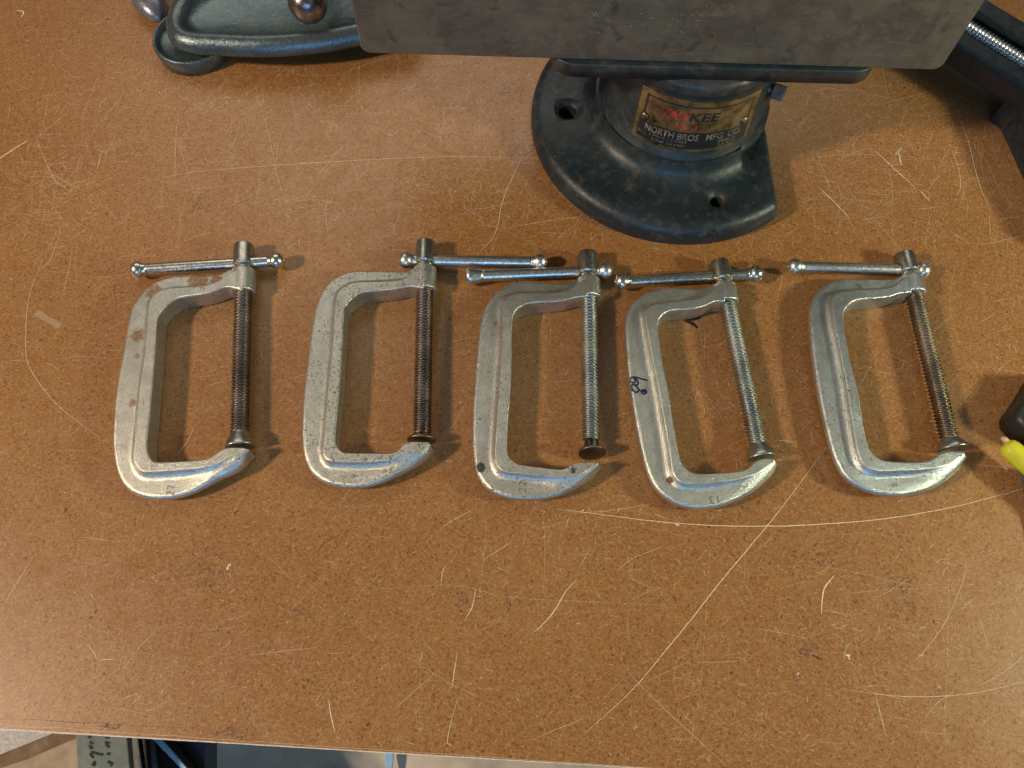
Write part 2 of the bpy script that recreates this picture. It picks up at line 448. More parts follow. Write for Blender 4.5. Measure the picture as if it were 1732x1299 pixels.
for (u, v, su, sv, cnt) in [(345, 965, 22, 18, 90), (1525, 1010, 14, 26, 90), (1375, 945, 40, 20, 90), (330, 350, 10, 10, 50), (860, 155, 14, 8, 50), (870, 1020, 15, 10, 20), (395, 1240, 20, 6, 40), (180, 1228, 14, 5, 30), (1365, 1095, 14, 8, 40), (780, 1010, 12, 8, 30), (500, 1040, 20, 10, 20)]:
    for i in range(cnt):
        q = at(random.gauss(u, su), random.gauss(v, sv), 0)
        mk.add(curve_pts(q, random.uniform(0, 6.3), random.uniform(.8, 4), 3, .4), random.uniform(.4, 1.1), (.13, .09, .08), random.uniform(.15, .42))
mk.add([at(u, v, 0) for u, v in [(0, 1216), (60, 1217), (110, 1221), (150, 1223), (165, 1221), (185, 1226), (260, 1229), (330, 1231)]], .35, (.16, .08, .04), .5, .17)
mk.add([at(u, v, 0) for u, v in [(1158, 543), (1166, 545), (1174, 549), (1180, 555)]], 2.6, (.008, .006, .005), .97, .18)  # near-black patch painted in as a notch of the clamp's shadow
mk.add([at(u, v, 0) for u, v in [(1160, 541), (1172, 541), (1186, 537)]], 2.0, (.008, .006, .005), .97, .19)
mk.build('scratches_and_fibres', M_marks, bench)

# ------------------------------------------------------------------ C-clamps
ZM = 8.0; HI = 7.6; HW = 3.3
def section(I, R, O, t):
    """closed ring of points across the casting; I inner edge, R rib edge, O outer edge (mm, 2D)"""
    wr = (R-I).length; wo = (O-R).length
    hi = HI; hw = HW
    dr = (R-I)/max(wr, 1e-6); do = (O-R)/max(wo, 1e-6)
    up = [(I, hi-1.0), (I + dr*min(.3, wr*.3), hi-.35), (I + dr*min(.9, wr*.4), hi), (R - dr*min(.6, wr*.3), hi), (R - dr*min(.1, wr*.1), hi-.35), (R + do*min(.15, wo*.1), hi-.9)]
    fw = min(4.4, wo*.5)
    for k in (.12, .28, .48, .72, 1.0):
        z = hw + (hi-.9-hw)*(1-k)**2.3
        up.append((R + do*fw*k, z))
    rest = wo-fw; rr = min(2.4, rest*.8)
    up.append((R + do*(fw+(rest-rr)*.5), hw))
    for a in (0, 25, 50, 70, 85):
        up.append((R + do*(wo-rr+rr*sin(radians(a))), hw*cos(radians(a))**.8 if a else hw))
    q = min(1, max(0, (t-.82)/.13)) if wo > 0 else 0
    if q > 0:
        new = []
        for p, z in up:
            sx_ = (p-R).dot(do)/max(wo, 1e-6)
            if sx_ > 0: z = z*(1-q) + q*hi*.94*sqrt(max(0, 1-min(1, sx_)**1.7))
            new.append((p, z))
        up = new
    ring = [Vector((p.x, p.y, ZM+z)) for p, z in up] + [Vector((p.x, p.y, ZM-z)) for p, z in reversed(up)]
    return ring

def digit_strokes(chars, size):
    """simple engraved digits from polylines in a unit cell 0.6 x 1"""
    D = {'1': [[(.15, .8), (.32, 1), (.32, 0)]], '2': [[(.05, .8), (.15, .96), (.35, 1), (.52, .88), (.53, .7), (.4, .45), (.05, 0), (.58, 0)]],
         '3': [[(.05, .88), (.25, 1), (.5, .9), (.5, .65), (.28, .54), (.52, .42), (.55, .15), (.3, 0), (.05, .1)]],
         '7': [[(.05, 1), (.55, 1), (.42, .6), (.25, 0)]],
         '9': [[(.52, .72), (.42, .5), (.2, .5), (.07, .7), (.12, .93), (.3, 1), (.48, .93), (.52, .72), (.48, .3), (.3, 0), (.12, .05)]],
         '8': [[(.3, .53), (.12, .65), (.1, .88), (.3, 1), (.5, .88), (.48, .65), (.3, .53), (.08, .35), (.1, .1), (.3, 0), (.5, .1), (.52, .35), (.3, .53)]]}
    out = []; x = 0
    for ch in chars:
        for st in D[ch]: out.append([((px+x)*size, py*size) for px, py in st])
        x += .85
    return out

CL = [
 dict(I=[(384,485),(366,491),(347,497),(313,502),(296,506),(278,520),(267,535),(264.5,560),(262,600),(257,660),(252,715),(248,750),(251,768),(257,778),(268,781),(317,779),(347,776),(364,767),(380,756.5),(417,757)],
      R=[(393,457),(374,472),(353,481),(317,485),(286,487),(264,494),(252.6,508),(248.5,540),(244.5,597),(236,650),(231,705),(226,750),(225,778),(235,795),(252,799),(300,795.7),(337,792.5),(366,786),(392,773),(422,761)],
      O=[(390,456),(374,466),(347,467.5),(313,468),(290,470),(258,481),(233,506),(220,532),(208.5,600),(198,655),(193.5,710),(192,755),(199,800),(218,830),(250,844),(292,844),(335,831),(372,811),(410,794),(423,769)],
      head=(412.5,414), neck=(412,453), b0=(412,457), b1=(411,497), end=(405,731), padc=(405.5,755), hl=(234,456), hr=(468,441), screw='d', pad='cone',
      tint=(.61,.60,.545), specks=.5, seed=2.0, rust=[((333,474),7.0,(.27,.105,.02),700),((365,472),4.5,(.30,.12,.04),800),((258,490),5.5,(.30,.13,.025),600),((232,565),4.8,(.28,.11,.02),600),((222,680),3.0,(.36,.14,.04),800),((230,600),2.5,(.35,.16,.06),800),((345,490),3.0,(.40,.26,.13),700)],
      stamp=('27', (293,838), 90, 4.2), label='rusty steel C-clamp stamped 27 with orange rust on its upper corner', hmat='c'),
 dict(I=[(692,484),(676.5,488),(657,490.5),(627.4,493),(611.7,495),(594,506),(584,519.6),(582,537),(580.7,566.7),(575.4,649.4),(570.5,698.5),(567,738),(569.5,753.5),(578,763),(588,765.7),(631,766),(659,766),(672.6,761),(688,746.6),(725.6,747)],
      R=[(704,454),(686,470.5),(666.7,474),(623.5,476),(598,477),(578,486),(568.5,500),(565.6,527),(562.6,576.5),(556.4,639.6),(552,688.7),(548,738),(546,765),(552,777),(564.6,781),(608,782),(651,780),(678.5,773),(702,765),(727,752)],
      O=[(702,452.5),(686,461),(666.7,459.7),(627.4,458.7),(596,460),(568.5,469.5),(547,490),(533,523.5),(523.4,586),(514.5,659),(511,708),(511.6,753.5),(517.5,783),(531,804.5),(554.8,820),(592,826.5),(637,820),(678.5,802.6),(722,778),(733,761)],
      head=(720.5,409), neck=(719,449), b0=(719,453), b1=(717.5,493), end=(714,733), padc=(713,745), hl=(687,440), hr=(913,443), screw='d', pad='disc',
      tint=(.585,.58,.53), specks=1.3, seed=12.0, rust=[((569,622),1.9,(.04,.03,.025),500),((553,520),1.5,(.16,.09,.07),700),((551,553),1.6,(.16,.09,.07),700),((544,546),1.2,(.10,.06,.05),700),((553,578),1.4,(.18,.10,.07),700),((637,469),1.6,(.12,.09,.07),800),((543,601),1.6,(.14,.10,.07),700),((533,630),1.2,(.10,.06,.04),700)],
      stamp=('9', (605,808), 90, 3.6), label='speckled C-clamp stamped 9 whose T-handle is slid far to the right', hmat='p'),
 dict(I=[(974,503),(960.4,507),(942.8,510),(911,511.5),(893.7,513.5),(876,521.7),(868,535.5),(866,557),(866,606),(863.8,659.6),(860,704.8),(857.7,750),(860,769.6),(868,779),(880,785.7),(915,790),(940.8,793),(956.5,792),(974,781),(1009.5,781)],
      R=[(980,475.6),(966,488),(946.7,493.8),(907.4,494.6),(872,496),(858,502),(851,512),(850.5,537.4),(848.5,596),(844,659.6),(840.7,708.7),(836.7,757.8),(837.7,781),(844.6,793),(856.4,799),(891.7,802.5),(927,806),(956.5,808),(986,800),(1013.4,786)],
      O=[(976,474),(962,478.5),(942.8,480.5),(907,478),(884,476),(852.5,485.4),(827,510),(814,537),(806,596),(800.4,669.4),(798.5,718.5),(799.5,765.6),(806,801),(819,822.6),(840.7,838),(880,846),(923,844),(962.4,832.4),(1002,808),(1017.5,789)],
      head=(993,427), neck=(994.5,467), b0=(995,471), b1=(996,506), end=(1000,744), padc=(1001,763), hl=(797.5,467), hr=(1024,458), screw='l', pad='tilt',
      tint=(.585,.58,.53), specks=1.1, seed=23.0, rust=[((811,790),3.6,(.010,.012,.012),300),((968,797),3.3,(.012,.011,.011),800),((990,786),1.6,(.22,.12,.10),800),((884,484),1.8,(.20,.12,.07),800),((922,486),1.7,(.22,.13,.07),800),((862,592),1.3,(.16,.07,.04),700),((856,700),2.6,(.20,.15,.12),900),((838,545),2.4,(.24,.17,.11),800)],
      stamp=('22', (889,832), 88, 4.2), label='C-clamp stamped 22 with two black paint chips and open tilted swivel pad', hmat='p'),
 dict(I=[(1208.5,510),(1196.7,516),(1177,522),(1147.6,524),(1132,526),(1120,533.7),(1113.8,545.5),(1115,573),(1122,618),(1129,650),(1137.8,704.8),(1147.6,761.7),(1153.5,781),(1165,795),(1181,801),(1216,800),(1251.6,797),(1267,791),(1283,776),(1308.6,775)],
      R=[(1216,479.7),(1202.6,494.4),(1183,504),(1147.6,509),(1108,514),(1094.6,522),(1090.7,529.7),(1094.6,557),(1104.4,612),(1112,646),(1122,704.8),(1133,765.6),(1136.8,797),(1145.6,810.8),(1159.4,818.6),(1196.7,817.7),(1236,813.7),(1267.4,806.9),(1294.8,793),(1312,781)],
      O=[(1212,478),(1196.7,487),(1175,489.5),(1141.7,487.5),(1118,489.5),(1084.8,500),(1063,522),(1056,551),(1060,616),(1066,665.5),(1077,730),(1088.7,783),(1100.5,814.7),(1114,834),(1137.8,851),(1173,861),(1216,858),(1261.5,840),(1300,811),(1313.5,789)],
      head=(1215.5,442), neck=(1223,478), b0=(1224,482), b1=(1229,514), end=(1281,750), padc=(1287,773), hl=(1052,476), hr=(1278,463), screw='l', pad='cone',
      tint=(.61,.63,.58), specks=.15, seed=34.0, rust=[((1100,680),1.2,(.10,.04,.03),700),((1107,726),1.2,(.12,.05,.03),700),((1123,783),1.5,(.18,.07,.04),800),((1132,812),2.6,(.22,.09,.05),900),((1129,685),1.0,(.12,.12,.10),700),((1118,609),.9,(.10,.09,.07),700)],
      stamp=('13', (1216,838), 188, 4.2), label='clean silver C-clamp with 89 written on its back in black marker', hmat='c'),
 dict(I=[(1524,496),(1512,500),(1492.8,504),(1463,506),(1445.6,509),(1434,518),(1427.6,529.6),(1429,555),(1437.8,606),(1449.6,649.6),(1457.4,692.8),(1465,740),(1473,761.5),(1485,773),(1500.6,779),(1528,780.8),(1561.5,780.8),(1579,775),(1598.8,762.5),(1632,763)],
      R=[(1532,467.7),(1516,483),(1492.8,488),(1457.4,490),(1424,492),(1410,499),(1407,510),(1410,541),(1422,596),(1432,649.6),(1439.7,698.7),(1448.6,751.7),(1455.5,777),(1465,789),(1481,797),(1516,796.5),(1555.6,795.3),(1585,792),(1608.6,785),(1632,768)],
      O=[(1528,466),(1512,473),(1487,473.6),(1447.6,473),(1422,473.6),(1396.6,481.5),(1377,500),(1367.7,533.5),(1373,602),(1381.8,659.4),(1392.6,712.5),(1404.4,759.6),(1416,789),(1430,810.6),(1453.5,826),(1489,838),(1532,839),(1575,828),(1616,801),(1632.5,776)],
      head=(1528,429), neck=(1537,464), b0=(1539,468), b1=(1545,499), end=(1605,741), padc=(1611,758), hl=(1344.5,451), hr=(1559.5,457), screw='d2', pad='cone',
      tint=(.56,.60,.60), specks=1.0, seed=45.0, rust=[((1411,668),1.5,(.20,.09,.04),700),((1440,520),1.8,(.22,.16,.10),800),((1455,482),3.0,(.16,.13,.10),900),((1430,800),2.0,(.16,.15,.13),900),((1390,570),1.6,(.20,.16,.12),800),((1448,600),3.2,(.26,.19,.10),900),((1457,650),2.6,(.26,.19,.10),900),((1445,560),2.6,(.24,.18,.10),900),((1464,700),2.4,(.24,.18,.10),900)],
      stamp=('8', (1518,822), 100, 3.4), label='rightmost C-clamp, blue-grey with dark specks and a brown oily screw', hmat='p'),
]
M_screwd2 = simple('brown_screw_steel', (.25, .19, .13), .43, 1, .35, 60)
def solid_eval(o):
    dg = bpy.context.evaluated_depsgraph_get(); dg.update()
    return o.evaluated_get(dg)

for ci, c in enumerate(CL):
    org = at(*c['I'][9], 0)
    t = thing('c_clamp', c['label'], 'clamp', org, 'C-clamps laid in a row on the bench')
    # casting --------------------------------------------------
    SUB = 6
    (bx0, by0), (bx1, by1) = c['b0'], c['b1']
    lp = lambda k, dx=0, dy=0: (bx0+(bx1-bx0)*k+dx, by0+(by1-by0)*k+dy)
    c['I'] = [lp(.86, -2)] + c['I']; c['R'] = [lp(.07, -1)] + c['R']; c['O'] = [lp(.04, -2, -.5)] + c['O']
    I = catmull([at(u, v, ZM+HI) for u, v in c['I']], SUB)
    R = catmull([at(u, v, ZM+HI) for u, v in c['R']], SUB)
    O = catmull([at(u, v, ZM+1) for u, v in c['O']], SUB)
    for P_ in (I, R, O):
        for _ in range(5):
            q_ = [P_[0]] + [(P_[i-1]+P_[i]*2+P_[i+1])/4 for i in range(1, len(P_)-1)] + [P_[-1]]
            P_[:] = q_
    V = []; F = []; n = len(I); m = None
    for k in range(n):
        ring = section(I[k].xy.to_3d(), R[k].xy.to_3d(), O[k].xy.to_3d(), k/(n-1))
        m = len(ring); V += ring
    for i in range(n-1):
        for k in range(m):
            k2 = (k+1) % m; F.append((i*m+k, i*m+k2, (i+1)*m+k2, (i+1)*m+k))
    for b in (0, (n-1)):
        cen = Vector((0, 0, 0))
        for k in range(m): cen += V[b*m+k]
        V.append(cen/m); ci_ = len(V)-1
        for k in range(m): F.append((b*m+k, b*m+(k+1) % m, ci_))
    g1 = (V, F)
    b0 = at(*c['b0'], ZM); b1 = at(*c['b1'], ZM); L = (b1-b0).length
    g2 = lathe_geo(b0, b1, [(0, 5.8), (.5, 7.0), (1.6, 7.7), (L*.5, 7.9), (L-.8, 7.9), (L-.2, 7.6), (L, 7.0)], 48)
    V, F = join(g1, g2)
    fr = link('frame', mesh('frame', V, F, org), None, t)
    rm = fr.modifiers.new('remesh', 'REMESH'); rm.mode = 'VOXEL'; rm.voxel_size = .00038; rm.use_smooth_shade = True
    sm = fr.modifiers.new('smooth', 'SMOOTH'); sm.factor = .5; sm.iterations = 1
    spots = [(tuple((at(*p, ZM+5) - org)*MM), r*MM, col, fq) for p, r, col, fq in c['rust']]
    fr.data.materials.append(frame_mat('cast_steel', c['tint'], c['seed'], c['specks'], spots))
    # stamped number and ink, laid on the evaluated surface
    ev = solid_eval(fr); me_e = ev.to_mesh()
    bvh = BVHTree.FromPolygons([v.co.copy() for v in me_e.vertices], [tuple(p.vertices) for p in me_e.polygons])
    def drop(p, lift):
        q = (p-org)*MM; h = bvh.ray_cast(Vector((q.x, q.y, .05)), Vector((0, 0, -1)))
        return h[0] + Vector((0, 0, lift*MM)) if h[0] is not None else Vector((q.x, q.y, (ZM+HW)*MM))
    def strokes_mesh(name, strokes, wid, lift, mat, caps=True):
        V = []; F = []; z = lift
        for st in strokes:
            pts = []
            for a, b in zip(st[:-1], st[1:]):
                k = max(2, int((b-a).length/.35))
                pts += [a.lerp(b, i/k) for i in range(k)]
            pts.append(st[-1]); o = len(V); nn = len(pts); z += .01
            for i, p in enumerate(pts):
                d = pts[min(i+1, nn-1)] - pts[max(i-1, 0)]; d.z = 0; d.normalize(); q = Vector((-d.y, d.x, 0))
                ww = wid*(.5 if 0 < i < nn-1 else .28)
                V += [drop(p + q*ww, z), drop(p, z), drop(p - q*ww, z)]
            for i in range(nn-1):
                F += [(o+3*i, o+3*i+1, o+3*i+4, o+3*i+3), (o+3*i+1, o+3*i+2, o+3*i+5, o+3*i+4)]
        me = bpy.data.meshes.new(name); me.from_pydata([tuple(v) for v in V], [], F)
        return link(name, me, mat, fr)
    chars, sp, ang, size = c['stamp']
    base = at(*sp, ZM+HW); a = radians(ang)
    stks = []
    for st in digit_strokes(chars, size):
        stks.append([base + Vector((x*cos(a)-y*sin(a), x*sin(a)+y*cos(a), 0)) for x, y in st])
    strokes_mesh('stamped_number', stks, .55, .04, M_stamp)
    strokes_mesh('stamp_highlight', [[p + Vector((.32, -.30, 0)) for p in st] for st in stks], .22, .03, M_chrome)  # bright offset copy of the digits, painted as the lit groove edge
    if ci == 3:
        Z = lambda u, v: at(1040+u/12.99, 600+v/12.99, ZM+HW)
        ink = [[(725,565),(640,545),(550,520),(450,490),(380,490),(335,530),(345,590),(400,620),(450,600),(440,540),(400,500)],
               [(450,500),(500,580),(515,640),(480,670),(420,655),(370,660),(368,720),(400,790),(450,830),(510,815),(525,760),(490,710),(440,670)],
               [(530,770),(580,800),(620,770),(680,770),(695,820),(650,865),(600,850),(580,810),(620,800),(665,810),(640,840)]]
        strokes_mesh('marker_number', [[Z(*p) for p in st] for st in ink], 1.15, .05, M_ink)
    ev.to_mesh_clear()
    # screw ----------------------------------------------------
    hd = at(*c['head'], ZM); nk = at(*c['neck'], ZM); en = at(*c['end'], ZM)
    sm_ = {'d': M_screwd, 'l': M_screwl, 'd2': M_screwd2}[c['screw']]
    ax = (en-nk).normalized()
    V, F = thread_geo(b0 + ax*2, en, 5.55, 1.05, 2.35)
    sc = link('screw', mesh('screw', V, F, org), sm_, t)
    # head with cross hole
    hL = (nk-hd).length; haxis = (nk-hd).normalized()
    V, F = lathe_geo(hd, nk, [(0, 4.2), (.5, 5.3), (1.2, 6.5), (2.4, 6.75), (hL-2.0, 6.8), (hL-1.1, 6.1), (hL-.6, 4.7), (hL+3.5, 4.6)], 48)
    ho = link('screw_head', mesh('screw_head', V, F, org), M_head, sc)
    hl = at(*c['hl'], ZM); hr = at(*c['hr'], ZM); hd_, _, _ = basis(hr-hl)
    hc = hd.lerp(nk, .48)
    # pass the bar through the head's own axis
    k = hd_.xy.dot((hc-hl).xy); mid = hl + hd_*k
    V, F = lathe_geo(mid - hd_*20, mid + hd_*20, [(0, 4.15), (40, 4.15)], 32)
    cut = link('cutter', mesh('cutter', V, F, org), None, t)
    bo_ = ho.modifiers.new('b', 'BOOLEAN'); bo_.object = cut; bo_.operation = 'DIFFERENCE'; bo_.solver = 'EXACT'
    ev = solid_eval(ho); nm = bpy.data.meshes.new_from_object(ev)
    ho.modifiers.clear(); ho.data = nm; bpy.data.objects.remove(cut)
    try: nm.shade_smooth_by_angle if 0 else None
    except Exception: pass
    nm.polygons.foreach_set('use_smooth', [True]*len(nm.polygons))
    bmx = bmesh.new(); bmx.from_mesh(nm)
    for ee in bmx.edges:
        if len(ee.link_faces) == 2 and ee.calc_face_angle(0) > radians(38): ee.smooth = False
    bmx.to_mesh(nm); bmx.free()
    # handle
    hm = {'c': M_chrome, 'p': M_chrome2}[c['hmat']]
    HL = (hr-hl).length
    V, F = lathe_geo(hl, hr, [(0, 3.7), (1, 3.75), (HL-1, 3.75), (HL, 3.7)], 32)
    hb = link('handle', mesh('handle', V, F, org), hm, t)
    for e_i, (p, d) in enumerate(((hl, -hd_), (hr, hd_))):
        if ci == 2 and e_i == 0:
            prof = [(-8, 3.8), (-6, 4.1), (-1.5, 5.2), (.5, 5.7), (2, 5.6), (3.2, 4.9), (3.9, 3.1), (4.1, .05)]
        else:
            r = 5.6; prof = [(-5.6, 3.8), (-5.0, 3.9)] + [(r*cos(pi-q)*.92, r*sin(q)) for q in [pi*k/16 for k in range(4, 16)]] + [(r*.90, 1.2), (r*.92, .05)]
        V, F = lathe_geo(p, p+d, prof, 32)
        link('ball_end', mesh('ball_end', V, F, org), M_chrome if c['hmat'] == 'c' else M_chrome2, hb)
    # swivel pad
    pc = at(*c['padc'], ZM)
    if c['pad'] == 'cone':
        L = (pc-en).length
        V, F = lathe_geo(en - ax*.5, pc, [(0, 5.0), (.8, 5.2), (L*.35, 6.2), (L*.8, 8.2), (L+.2, 8.8), (L+1.0, 8.9), (L+1.4, 8.5)], 48)
        pm = M_head
    elif c['pad'] == 'disc':
        L = (pc-en).length
        V, F = lathe_geo(en - ax*3, pc, [(0, 4.4), (3.5, 4.3), (L+.4, 6.2), (L+1.6, 8.4), (L+2.2, 8.9), (L+3.0, 8.9), (L+3.3, 8.4)], 48)
        pm = M_screwd2
    else:
        tl = (Vector((.05, -1, .2))).normalized()
        a0 = en + Vector((0, -1.2, -1.2)); 
        V, F = lathe_geo(a0, a0+tl, [(0, 4.3), (2.5, 4.6), (5.0, 6.6), (6.2, 8.1), (6.7, 8.4), (7.5, 8.4), (7.8, 8.0)], 48)
        pm = M_screwd
    bevel_mod(link('swivel_pad', mesh('swivel_pad', V, F, org), pm, sc), .2)

# ------------------------------------------------------------------ machinist vise
VC = Vector((119.5, 394.5, 0))
vis = thing('bench_vise', 'old black swivel-base vise with brass nameplate and grey ground steel body', 'vise', VC)
def vise_black():
    t = NT('worn_black_enamel')
    a = t.noise(35, 5, .6, 1.0); b = t.noise(140, 5, .65, 7.0)
    c = t.mix(t.maprange(a, .35, .65), (.008, .016, .022), (.020, .030, .035))
    c = t.mix(t.maprange(b, .52, .72, 0, .75), c, (.075, .062, .048))
    c = t.mix(t.maprange(t.noise(420, 3, .6, 12.0), .64, .74, 0, .7), c, (.20, .16, .13))
    geo = t.n('ShaderNodeNewGeometry')
    edge = t.maprange(geo.outputs['Pointiness'], .53, .60)
    c = t.mix(t.math('MULTIPLY', edge, t.maprange(t.noise(90, 4, .6, 3.0), .4, .6, 0, .6)), c, (.15, .11, .085))
    t.set(Base_Color=c, Roughness=t.maprange(b, .3, .7, .30, .56), Metallic=0.0, Specular_IOR_Level=.42)
    t.bump(t.noise(260, 5, .65, 5.0), .35, .0008)
    return t.m
M_vise = vise_black()
# flange: round foot cut flat on the right, two countersunk holes
Rf = 105.5; xf = at(1312, 300, 8).x - VC.x
holes = [at(961, 184, 17), at(1214, 336, 17)]
ring = []
th0 = math.acos(min(1, (xf-3)/Rf))
N = 150
for i in range(N+1):
    a = th0 + (2*pi-2*th0)*i/N
    ring.append(Vector((VC.x + Rf*cos(a), VC.y + Rf*sin(a), 0)))
prof = [(0.5, 0), (0, 2), (0, 7), (.8, 11), (2.6, 14), (5.5, 16), (9, 16.9), (16, 16.6), (26, 16.2), (34, 17.2), (39, 19.5), (43, 24), (45, 31)]
V = []; F = []; n = len(ring)
for d, z in prof:
    for p in ring:
        q = p - VC; r = q.length
        f = max(0, (r-d))/r
        V.append(Vector((VC.x + q.x*f, VC.y + q.y*f, z)))
for j in range(len(prof)-1):
    for i in range(n):
        i2 = (i+1) % n; F.append((j*n+i, j*n+i2, (j+1)*n+i2, (j+1)*n+i))
F.append(tuple(range(n))); F.append(tuple((len(prof)-1)*n+i for i in range(n)))
me = mesh('base', V, F, VC)
base = link('base', me, M_vise, vis)
cuts = []
for h, r in zip(holes, (6.4, 4.6)):
    V, F = lathe_geo(Vector((h.x, h.y, -2)), Vector((h.x, h.y, 40)), [(0, r), (15.5, r), (19.2, r+4.5), (30, r+4.5)], 32)
    cuts.append(link('cutter', mesh('cutter', V, F, VC), None, vis))
for k in cuts:
    bm_ = base.modifiers.new('b', 'BOOLEAN'); bm_.object = k; bm_.solver = 'EXACT'
ev = solid_eval(base); nm = bpy.data.meshes.new_from_object(ev); base.modifiers.clear(); base.data = nm
for k in cuts: bpy.data.objects.remove(k)
nm.polygons.foreach_set('use_smooth', [True]*len(nm.polygons))
bmx = bmesh.new(); bmx.from_mesh(nm)
for ee in bmx.edges:
    if len(ee.link_faces) == 2 and ee.calc_face_angle(0) > radians(40): ee.smooth = False
bmx.to_mesh(nm); bmx.free()
# swivel post, slightly conical
zr0, zr1, zr2 = 31, 39, 84
def rad(z): return 58.4 + (55.6-58.4)*(z-zr0)/(zr2-zr0)
V, F = lathe_geo(VC + Vector((0, 0, 24)), VC + Vector((0, 0, 100)), [(0, 61.3), (4, 61.3), (6.2, 60.4), (7, 58.8), (60, rad(84)), (63, rad(84)-.5)], 96)
link('swivel_post', mesh('swivel_post', V, F, VC), M_vise, vis)
# swivel disc + bed bar
V, F = lathe_geo(VC + Vector((0, 0, 82)), VC + Vector((0, 0, 100)), [(0, 50), (2.0, 55.4), (3.5, 56.6), (9, 56.8), (13.5, 54)], 96)
link('swivel_disc', mesh('swivel_disc', V, F, VC), M_vise, vis)
zb = 105.0
L_ = at(932, 100, 101); R_ = at(1482, 120, 101); fy = (at(1005, 129, 96).y + at(1359, 138, 96).y)/2
fyl = at(1005, 129, 96); fyr = at(1359, 138, 96)
dirx = (fyr-fyl); dirx.z = 0; dirx.normalize(); diry = Vector((-dirx.y, dirx.x, 0))
bc = fyl.copy(); bc.z = 0
def loc2(x, y): return bc + dirx*x + diry*y
xl = (L_-fyl).dot(dirx); xr = (R_-fyl).dot(dirx)
pl = []
cr = 14
for (cx, cy, a0) in ((xl+cr, cr, 180), (xr-cr, cr, 270), (xr-cr, 96-cr, 0), (xl+cr, 96-cr, 90)):
    for k in range(7):
        a = radians(a0 + 90*k/6); p = loc2(cx+cr*cos(a), cy+cr*sin(a)); pl.append(p.xy)
V, F = prism(pl, 95, zb-.3, 1.2, 3)
link('bed_plate', mesh('bed_plate', V, F, VC), M_vise, vis)
# steel body
def steel_mat():
    t = NT('tarnished_ground_steel')
    a = t.noise(28, 5, .6, 2.0, .6); b = t.noise(90, 6, .65, 6.0, .5)
    c = t.mix(t.maprange(a, .38, .62), (.115, .10, .085), (.18, .165, .13))
    c = t.mix(t.maprange(b, .5, .7, 0, .75), c, (.085, .08, .09))
    c = t.mix(t.maprange(t.noise(300, 3, .6, 11.0), .66, .74, 0, .6), c, (.06, .055, .05))
    mp = t.n('ShaderNodeMapping'); mp.inputs['Scale'].default_value = (.05, 1, 1); t.l(t.tc.outputs['Object'], mp.inputs['Vector'])
    br = t.noise(900, 2, .5, 3.0, 0, mp.outputs[0])
    c = t.mix(t.maprange(br, .45, .75, 0, .08), c, (.40, .38, .34))
    c = t.mix(t.maprange(t.noise(45, 6, .7, 23.0, 1.5), .48, .62, 0, .6), c, (.22, .195, .15))
    c = t.mix(t.maprange(t.noise(55, 6, .7, 31.0, 1.2), .56, .66, 0, .75), c, (.065, .062, .075))
    for k_, (ang_, sd_) in enumerate(((.15, 41.0), (-.5, 47.0), (1.1, 53.0))):
        mq = t.n('ShaderNodeMapping'); mq.inputs['Rotation'].default_value = (0, ang_, 0); mq.inputs['Scale'].default_value = (.035, 1, 1)
        t.l(t.tc.outputs['Object'], mq.inputs['Vector'])
        c = t.mix(t.maprange(t.noise(1100, 1, .4, sd_, 0, mq.outputs[0]), .70, .76, 0, .35), c, (.36, .34, .30))
    t.set(Base_Color=c, Metallic=.55, Roughness=t.maprange(b, .3, .7, .40, .62))
    t.bump(t.noise(350, 4, .6, 9.0), .15, .0005); return t.m
M_steel = steel_mat()
pa = at(612, 90, zb); pb = at(1590, 119, zb)
bd = (pb-pa).normalized(); by = Vector((-bd.y, bd.x, 0))
W = (pb-pa).length; r = 5.0; HB = 92
outl = []
for (cx, cz, a0) in ((r, r, 180), (W-r, r, 270), (W-r-2, HB-r, 0), (r+2, HB-r, 90)):
    for k in range(7):
        a = radians(a0 + 90*k/6); outl.append((cx+r*cos(a), cz+r*sin(a)))
V = []; F = []; n = len(outl)
cx0 = W/2; cz0 = HB/2
layers = [(0.0, .9), (.25, .35), (.9, 0), (88, 0), (89, .9)]
for dy, ins in layers:
    for x, z in outl:
        sx_ = (x-cx0); sz_ = (z-cz0)
        p = pa + bd*(cx0 + sx_*(1-ins/abs(cx0))) + by*dy + Vector((0, 0, cz0 + sz_*(1-ins/cz0)))
        V.append(p)
for j in range(len(layers)-1):
    for i in range(n):
        i2 = (i+1) % n; F.append((j*n+i, j*n+i2, (j+1)*n+i2, (j+1)*n+i))
F.append(tuple(range(n))); F.append(tuple((len(layers)-1)*n+i for i in range(n)))
body = link('vise_body', mesh('vise_body', V, F, VC), M_steel, vis, False)
# worn engraved lettering on the body (illegible glints, W first)
def on_face(u, v, lift=.08):
    d = ray(u, v); nrm_ = by
    t_ = (pa - Vector((0, 0, CAMZ))).dot(nrm_)/d.dot(nrm_)
    return Vector((0, 0, CAMZ)) + d*t_ - by*lift
def face_strokes(name, strokes, wid, mat, parent):
    V = []; F = []; li = .06
    for st in strokes:
        o = len(V); li += .006; nn = len(st); P = [on_face(960+x/6.186, y/6.186, li) for x, y in st]
        for i, p in enumerate(P):
            d = (P[min(i+1, nn-1)]-P[max(i-1, 0)]).normalized(); q = d.cross(by).normalized()
            V += [p+q*wid*.5, p-q*wid*.5]
        for i in range(nn-1): F.append((o+2*i, o+2*i+1, o+2*i+3, o+2*i+2))
    return link(name, mesh(name, V, F, VC, False), mat, parent, False)
M_glint = simple('engraving_glint', (.62, .60, .56), .35, .8, .2, 900)
